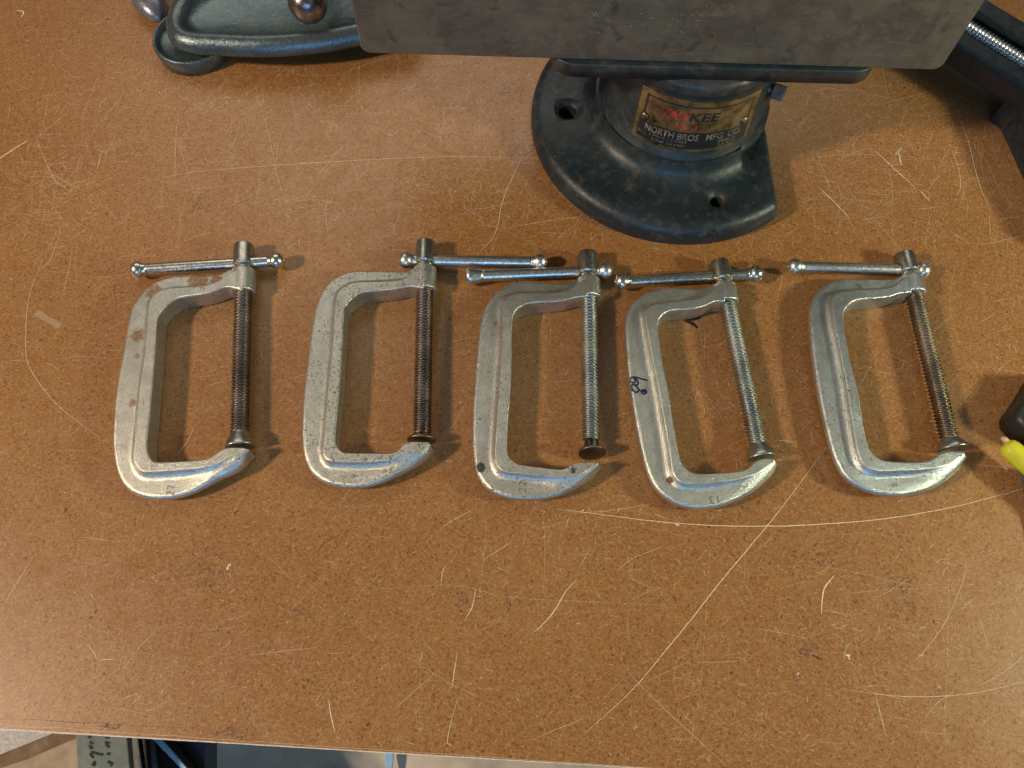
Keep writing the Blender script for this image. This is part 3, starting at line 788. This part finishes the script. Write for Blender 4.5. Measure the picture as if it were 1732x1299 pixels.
face_strokes('engraved_lettering', [
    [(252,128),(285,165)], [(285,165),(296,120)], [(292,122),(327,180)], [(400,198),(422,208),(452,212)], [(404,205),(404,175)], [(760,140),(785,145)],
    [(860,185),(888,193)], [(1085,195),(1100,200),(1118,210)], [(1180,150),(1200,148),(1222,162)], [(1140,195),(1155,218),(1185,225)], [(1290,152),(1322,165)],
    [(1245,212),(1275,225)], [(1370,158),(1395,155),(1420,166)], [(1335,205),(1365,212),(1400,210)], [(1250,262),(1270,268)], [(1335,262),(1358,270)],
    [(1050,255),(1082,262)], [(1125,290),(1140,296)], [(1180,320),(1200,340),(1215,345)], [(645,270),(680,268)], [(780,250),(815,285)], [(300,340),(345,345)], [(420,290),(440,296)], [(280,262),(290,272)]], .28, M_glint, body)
M_pit = simple('steel_pits', (.05, .05, .05), .6, .3)
for st in [[(1470,362),(1500,372),(1535,385)], [(1410,335),(1445,350)], [(820,292),(838,300)], [(440,32),(480,38)], [(1480,45),(1488,75)]]:
    face_strokes('pit', [st], .7, M_pit, body)
# nameplate on the post
def post_pt(ang, z, lift):
    r_ = rad(z) + lift; return VC + Vector((r_*sin(ang), -r_*cos(ang), z))
def ang_of(u, v, z):
    p = at(u, v, z) - VC; return math.atan2(p.x, -p.y)
za, zz = 40.0, 82.0
aL = .5*(ang_of(1099, 131, zz) + ang_of(1075, 221, za)); aR = .5*(ang_of(1290, 140, zz) + ang_of(1262, 243, za))
M_brass = simple('tarnished_brass', (.27, .19, .085), .38, .7, .55, 130, .15, 900)
M_plateblack = simple('nameplate_black', (.022, .028, .034), .35, .2, .3, 500)
M_red = simple('nameplate_red', (.50, .035, .05), .5, 0, .6, 260)
M_cream = simple('nameplate_cream', (.30, .265, .19), .5, .3, .55, 260)
def patch(name, x0, x1, y0, y1, lift, mat, parent, thick=None, n=40):
    """x,y in 0..1 of the plate"""
    V = []; F = []
    lifts = (lift,) if thick is None else (lift, lift-thick)
    for lf in lifts:
        for j in (0, 1):
            for i in range(n+1):
                V.append(post_pt(aL+(aR-aL)*(x0+(x1-x0)*i/n), za+(zz-za)*(y0 if j == 0 else y1), lf))
    m_ = n+1
    for i in range(n): F.append((i, i+1, m_+i+1, m_+i))
    if thick is not None:
        q = 2*m_
        for i in range(n):
            F.append((i, i+1, q+i+1, q+i)); F.append((m_+i, m_+i+1, q+m_+i+1, q+m_+i))
        F.append((0, m_, q+m_, q)); F.append((n, m_+n, q+m_+n, q+n))
    return link(name, mesh(name, V, F, VC), mat, parent, False)
plate = patch('nameplate', 0, 1, 0, 1, .9, M_brass, vis, 1.2)
plate['label'] = 'curved brass nameplate reading YANKEE and NORTH BROS MFG CO'
patch('black_panel', .035, .965, .055, .40, .93, M_plateblack, plate)
for (x0, x1, y0, y1) in ((.06, .94, .885, .915), (.055, .075, .52, .915), (.925, .945, .52, .915)):
    patch('black_border', x0, x1, y0, y1, .94, M_plateblack, plate)
def text(body, x, y, h, mat, name, width=None, lift=.98, slant=0.0, bold=0.0):
    cu = bpy.data.curves.new('t', 'FONT'); cu.body = body; cu.size = 1; cu.resolution_u = 3; cu.offset = bold
    o = bpy.data.objects.new('t', cu); COL.objects.link(o)
    me = bpy.data.meshes.new_from_object(solid_eval(o)); bpy.data.objects.remove(o)
    bmt = bmesh.new(); bmt.from_mesh(me)
    bmesh.ops.triangulate(bmt, faces=bmt.faces)
    xs = [v.co.x for v in bmt.verts]; ys = [v.co.y for v in bmt.verts]
    wx = max(xs)-min(xs); hy = max(ys)-min(ys); x_0 = min(xs); y_0 = min(ys)
    for v in bmt.verts:
        fx = x + (v.co.x-x_0)/wx*width + slant*(v.co.y-y_0)/hy*h*.3
        fyy = y + (v.co.y-y_0)/hy*h
        v.co = (post_pt(aL+(aR-aL)*fx, za+(zz-za)*fyy, lift)-VC)*MM
    bmt.to_mesh(me); bmt.free()
    return link(name, me, mat, plate, False)
text('YAN', .19, .63, .17, M_red, 'red_lettering', .22, bold=.02, slant=.2)
text('KEE', .425, .63, .17, M_plateblack, 'black_lettering', .23, bold=.02, slant=.2)
text('No.1', .34, .47, .09, M_red, 'red_lettering', .16)
text('NORTH BROS', .10, .235, .135, M_cream, 'cream_lettering', .44, bold=.012)
text('MFG. CO.', .60, .235, .135, M_cream, 'cream_lettering', .30, bold=.012)
text('PAT.', .05, .13, .07, M_cream, 'cream_lettering', .085)
text('( MAR.12.1901', .15, .155, .06, M_cream, 'cream_lettering', .30)
text('JUNE 30.1903', .17, .075, .06, M_cream, 'cream_lettering', .28)
text('PHILA.', .72, .15, .06, M_cream, 'cream_lettering', .15)
text('U.S.A.', .72, .075, .06, M_cream, 'cream_lettering', .17)
for fx in (.075, .905):
    p = post_pt(aL+(aR-aL)*fx, za+(zz-za)*.47, .8); nn = (p-VC); nn.z = 0; nn.normalize()
    V, F = lathe_geo(p, p+nn, [(0, 3.2), (.5, 3.1), (1.2, 2.4), (1.7, 1.2), (1.8, .05)], 20)
    link('nameplate_screw', mesh('nameplate_screw', V, F, VC), M_screwd2, plate)
# lock bolt at the right of the post
p = at(1303, 150, 76); nn = Vector((.90, -.42, 0)).normalized()
p0 = at(1288, 146, 70)
d_, a_, b_ = basis(nn); V = []; F = []
sq = [(s, q) for s in (0, 8.5) for q in ((4.3, 4.3), (-4.3, 4.3), (-4.3, -4.3), (4.3, -4.3))]
for s, (qa, qb) in sq: V.append(p0 + nn*(s+7) + (a_*.8+b_*.6)*qa + (b_*.8-a_*.6)*qb)
F = [(0, 1, 2, 3), (7, 6, 5, 4), (0, 4, 5, 1), (1, 5, 6, 2), (2, 6, 7, 3), (3, 7, 4, 0)]
lb = link('lock_bolt', mesh('lock_bolt', V, F, VC), simple('dark_bolt_steel', (.10, .095, .09), .6, .3, .2), vis, False); bevel_mod(lb, .8, 3)
V, F = lathe_geo(p0, p0+nn*9, [(0, 3.6), (9, 3.6)], 24); link('bolt_shank', mesh('bolt_shank', V, F, VC), M_screwd, lb)

# ------------------------------------------------------------------ black rail with threaded rod (upper right)
A = at(1592.6, 104, 22); B = at(1711, 180, 22); A.z = B.z = 0; rd = (B-A).normalized(); rn = Vector((-rd.y, rd.x, 0))
Wd = (at(1732, 37, 46)-A).dot(rn); L0 = -160; L1 = (B-A).length
ral = thing('threaded_rail', 'black channel rail with bright threaded rod lying right of the vise', 'clamp rail', A)
M_blk2 = simple('black_rail_paint', (.020, .026, .032), .33, 0, .4, 200, .15, 700)
sec = [(1.2, 0), (0, 1.2), (-.2, 15), (.6, 17.5), (2.6, 19), (Wd*.22, 21), (Wd*.30, 22), (Wd*.33, 20), (Wd*.34, 11), (Wd*.66, 11), (Wd*.67, 20), (Wd*.70, 24), (Wd*.96, 26), (Wd, 24), (Wd+1, 2), (Wd, 0)]
V = []; F = []; n = len(sec)
for s in (L0, L1+10):
    for w_, z in sec: V.append(A + rd*s + rn*w_ + Vector((0, 0, z+21)))
for i in range(n): F.append((i, (i+1) % n, n+(i+1) % n, n+i))
F.append(tuple(range(n))); F.append(tuple(n+i for i in range(n)))
bevel_mod(link('rail', mesh('rail', V, F, A), M_blk2, ral, False), .8, 2, 25)
ra = at(1626, 45, 42); rb = at(1732, 102, 42)
wl = .5*((ra-A).dot(rn)+(rb-A).dot(rn)); s0 = (ra-A).dot(rd)
V, F = thread_geo(A + rd*(s0-60) + rn*wl + Vector((0, 0, 42)), A + rd*(L1+70) + rn*wl + Vector((0, 0, 42)), 5.4, 1.0, 2.7)
link('threaded_rod', mesh('threaded_rod', V, F, A), simple('zinc_rod', (.62, .66, .68), .25, 1, .15), ral)
pl = [at(u, v, 20).xy for u, v in [(1700, 172), (1713, 180), (1722, 190), (1730, 206), (1775, 300), (1850, 420), (1990, 330), (1900, 120), (1800, 60)]]
V, F = prism(pl, 0, 33, 2, 3)
link('rail_foot', mesh('rail_foot', V, F, A), M_blk2, ral, False)

# ------------------------------------------------------------------ black handle + yellow tip (right edge)
org = at(1745, 700, 0)
g = thing('black_clamp_jaw', 'black rounded tool end poking in at the right edge above the yellow tip', 'tool', org)
pl = [at(u, v, 10).xy for u, v in [(1745, 640), (1728, 668), (1716, 686), (1708, 696), (1704, 706), (1706, 717), (1714, 727), (1726, 737), (1745, 748), (1860, 800), (1900, 640)]]
V, F = prism(pl, 1, 20, 5, 5)
link('jaw_pad', mesh('jaw_pad', V, F, org), simple('black_rubber', (.020, .024, .024), .45, 0, .3, 300, .2), g)
org = at(1730, 780, 0)
g = thing('yellow_tube', 'bright yellow rounded plastic tip entering from the right edge', 'tool tip', org)
yp = [at(1699, 751, 14), at(1709, 760, 14), at(1750, 795, 14), at(1840, 872, 14)]
Ly = (yp[3]-yp[0]).length; V, F = lathe_geo(yp[0], yp[3], [(0, 2.8), (.6, 4.2), (2, 5.4), (5, 6.1), (Ly, 6.5)], 36)
link('tube', mesh('tube', V, F, org), simple('yellow_plastic', (.62, .59, .03), .4, 0, .08, 120, .1), g)
V, F = tube_geo([at(1704, 750, 15), at(1699, 743, 16), at(1694, 740, 16)], [2.2, 1.6, 1.1], 10)
link('mould_nub', mesh('mould_nub', V, F, org), simple('tan_plastic', (.62, .42, .22), .6), g)
V, F = box_geo(*(lambda p: (p.x, p.x+70, p.y-45, p.y))(at(1722, 795, 0)), 0.2, 5)
link('grey_base', mesh('grey_base', V, F, org), simple('grey_metal_plate', (.14, .14, .135), .6, .3), g, False)

# ------------------------------------------------------------------ cast tool (upper left)
org = at(330, 60, 0)
g = thing('cast_iron_tool', 'blue-grey cast metal tool with dished body, round foot and bronze ball handle', 'tool', org)
def cast_mat():
    t = NT('blue_grey_cast_paint')
    a = t.noise(60, 5, .6, 2.0)
    c = t.mix(t.maprange(a, .35, .65), (.085, .125, .145), (.135, .165, .17))
    c = t.mix(t.maprange(t.noise(300, 4, .6, 8.0), .62, .75, 0, .5), c, (.07, .07, .06))
    t.set(Base_Color=c, Metallic=.65, Roughness=t.maprange(t.noise(200, 4, .6, 4.0), .3, .7, .20, .36))
    t.bump(t.noise(480, 5, .65, 6.0), .5, .0008); return t.m
M_cast = cast_mat()
ol = catmull([at(u, v, 19) for u, v in [(700, 60), (605, 76), (560, 85), (520, 90), (480, 93.5), (440, 95), (400, 94), (365, 92), (335, 91), (312, 87), (296, 79), (286, 66), (282, 50), (285, 32), (296, 12), (318, -12), (360, -38), (430, -70), (560, -95), (700, -100), (720, -20), (700, 60)]], 5)[:-1]
n = len(ol); V = []; F = []
prof = [(3, 16), (.5, 17), (0, 19), (.8, 22.5), (3, 26), (7, 28.6), (10, 28.8), (13, 27), (16, 23.5), (19, 21), (23, 19.8)]
def inset(d):
    out = []
    for i in range(n):
        a_ = ol[i-2].xy; b_ = ol[(i+2) % n].xy; e_ = (b_-a_).normalized(); q = Vector((e_.y, -e_.x))*-1
        out.append(ol[i].xy - q*d)
    return out
cen = Vector((sum(p.x for p in ol)/n, sum(p.y for p in ol)/n))
sgn = 1 if ((inset(5)[10]-cen).length < (ol[10].xy-cen).length) else -1
for d, z in prof:
    for p in inset(d*sgn): V.append(Vector((p.x, p.y, z)))
for j in range(len(prof)-1):
    for i in range(n):
        i2 = (i+1) % n; F.append((j*n+i, j*n+i2, (j+1)*n+i2, (j+1)*n+i))
V.append(Vector((cen.x, cen.y, 19.2))); k0 = len(V)-1; m0 = (len(prof)-1)*n
for i in range(n): F.append((m0+i, m0+(i+1) % n, k0))
V.append(Vector((cen.x, cen.y, 16))); k1 = len(V)-1
for i in range(n): F.append((i, (i+1) % n, k1))
link('dished_body', mesh('dished_body', V, F, org), M_cast, g)
fc = at(323, 62, 12)
V, F = lathe_geo(Vector((fc.x, fc.y, 0)), Vector((fc.x, fc.y, 20)), [(0, 25), (1, 28), (8, 28.8), (13.0, 28.6), (14.2, 27.8), (13.8, 26.6), (10.5, 24.6), (8.5, 22), (8.5, 8)], 72)
link('round_foot', mesh('round_foot', V, F, org), M_cast, g)
lm = at(246, 2, 12)
V, F = lathe_geo(at(226, -44, 12), at(284, 56, 8), [(0, 3), (6, 9), (16, 12), (30, 12.5), (42, 10), (50, 6), (54, 1)], 36, .8)
link('cast_lug', mesh('cast_lug', V, F, org), simple('lavender_cast_paint', (.22, .22, .27), .3, .5, .2, 150, .5, 480), g)
bc_ = at(521, 4, 46)
V, F = lathe_geo(bc_ - Vector((0, 0, 14.2)), bc_ + Vector((0, 0, 14.2)), ball_prof(14.2, 14.2, 20), 40)
bl = link('ball_knob', mesh('ball_knob', V, F, org), simple('bronzed_steel', (.30, .26, .265), .26, .9, .3, 200, .2, 900), g)
V, F = tube_geo([bc_ + Vector((0, 6, 2)), bc_ + Vector((-6, 60, 8)), bc_ + Vector((-12, 120, 12))], 6.5, 24)
link('knob_rod', mesh('knob_rod', V, F, org), bl.data.materials[0], bl)

# ------------------------------------------------------------------ floor and the things below the bench's front edge
FZ = -430
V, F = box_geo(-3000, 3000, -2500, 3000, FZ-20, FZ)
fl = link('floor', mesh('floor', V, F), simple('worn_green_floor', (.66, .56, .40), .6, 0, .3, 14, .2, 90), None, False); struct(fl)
def below(poly_px, z, th, name, label, cat, mat, bev=1.0, org_px=None):
    P = [at(u, v, z) for u, v in poly_px]; o3 = P[0].copy(); o3.z = z-th
    V, F = prism([p.xy for p in P], z-th, z, bev, 2)
    o = link(name, mesh(name, V, F, o3), mat, None, False); o.location = o3*MM
    if label: tag(o, label, cat)
    return o
below([(-200, 1355), (-120, 1200), (150, 1180), (175, 1235), (0, 1294), (-60, 1320)], -330, 14, 'grey_board', 'pale grey board lying at the bottom left below the bench', 'board', simple('grey_laminate', (.42, .44, .50), .5))
below([(-200, 1352), (0, 1276), (60, 1252), (95, 1238), (150, 1215), (190, 1205), (200, 1420), (-200, 1500)], -318, 14, 'dark_wood_strip', 'brown wooden strip between grey board and tan box below the bench', 'wood strip', simple('brown_wood', (.20, .135, .08), .7, 0, .2, 60))
tb = below([(-200, 1420), (-60, 1325), (0, 1299), (50, 1282), (110, 1256), (170, 1232), (180, 1420)], -300, 120, 'tan_box', 'tan cardboard box at the bottom left corner below the bench', 'box', simple('tan_cardboard', (.46, .34, .22), .8, 0, .15, 80))
nb = below([(126, 1210), (212, 1210), (230, 1420), (137, 1420)], -250, 8, 'notepad', 'grey-green card with two columns of dark handwriting below the bench edge', 'notepad', simple('grey_green_card', (.19, .225, .19), .8, 0, .12, 60))
# handwriting strokes
def note_strokes():
    V = []; F = []; z = .12
    Z = lambda x, y: at(x/6.662, 1215+y/6.662, -250)
    for st in [[(990, 200), (1030, 215)], [(1000, 190), (1025, 222)], [(1010, 262), (1050, 290), (1010, 300), (1050, 340)], [(1005, 330), (1050, 335)], [(1020, 385), (1060, 385), (1110, 400), (1165, 410)], [(1020, 390), (1030, 420), (1060, 440)], [(1035, 510), (1075, 530)], [(1060, 480), (1075, 525)],
               [(1185, 200), (1235, 215)], [(1190, 218), (1230, 200)], [(1185, 270), (1240, 280), (1190, 300), (1235, 325)], [(1195, 260), (1225, 330)], [(1205, 400), (1245, 400)], [(1215, 485), (1270, 515), (1240, 540)]]:
        P = [Z(*p) for p in st]; o = len(V); z += .02
        for i, p in enumerate(P):
            d = P[min(i+1, len(P)-1)]-P[max(i-1, 0)]; d.normalize(); q = Vector((-d.y, d.x, 0))
            V += [p+q*1.05+Vector((0, 0, z)), p-q*1.05+Vector((0, 0, z))]
        for i in range(len(P)-1): F.append((o+2*i, o+2*i+1, o+2*i+3, o+2*i+2))
    o3 = Vector(nb.location)/MM
    link('handwriting', mesh('handwriting', V, F, o3, False), simple('faded_ink', (.03, .04, .03), .95), nb, False)
note_strokes()
blk = simple('black_plastic', (.010, .010, .012), .4)
grs = simple('grey_plastic', (.10, .115, .13), .5)
below([(205, 1210), (262, 1210), (330, 1300), (400, 1420), (225, 1420)], -300, 40, 'black_case', 'black ribbed case below the bench beside the handwritten card', 'case', blk)
for i, (x0, x1, x2, x3) in enumerate([(219, 229, 234, 246), (250, 256, 260, 272)]):
    r_ = below([(x0, 1215), (x1, 1215), (x3, 1340), (x2, 1340)], -297, 2.6, 'grey_rib', None, None, grs, .6)
    pr = bpy.data.objects['black_case']; r_.parent = pr; r_.location = r_.location - pr.location
below([(262, 1190), (348, 1190), (345, 1420), (330, 1420)], -310, 30, 'navy_bin', 'dark navy blue bin below the bench between blue strap and floor', 'bin', simple('navy_plastic', (.035, .085, .15), .5))
M_strap = simple('light_blue_strap', (.36, .66, .98), .5, 0, .08, 60)
below([(240, 1232), (256, 1232), (322, 1306), (420, 1420), (395, 1420), (305, 1299)], -285, 2.5, 'blue_strap', 'light blue strap running diagonally below the left of the bench edge', 'strap', M_strap, .5)
below([(651, 1262), (666, 1262), (665, 1283), (662, 1310), (664, 1400), (650, 1400), (655, 1310), (651, 1285)], -415, 3, 'blue_strap', 'short light blue strap hanging upright below the middle of the bench edge', 'strap', M_strap, .5)
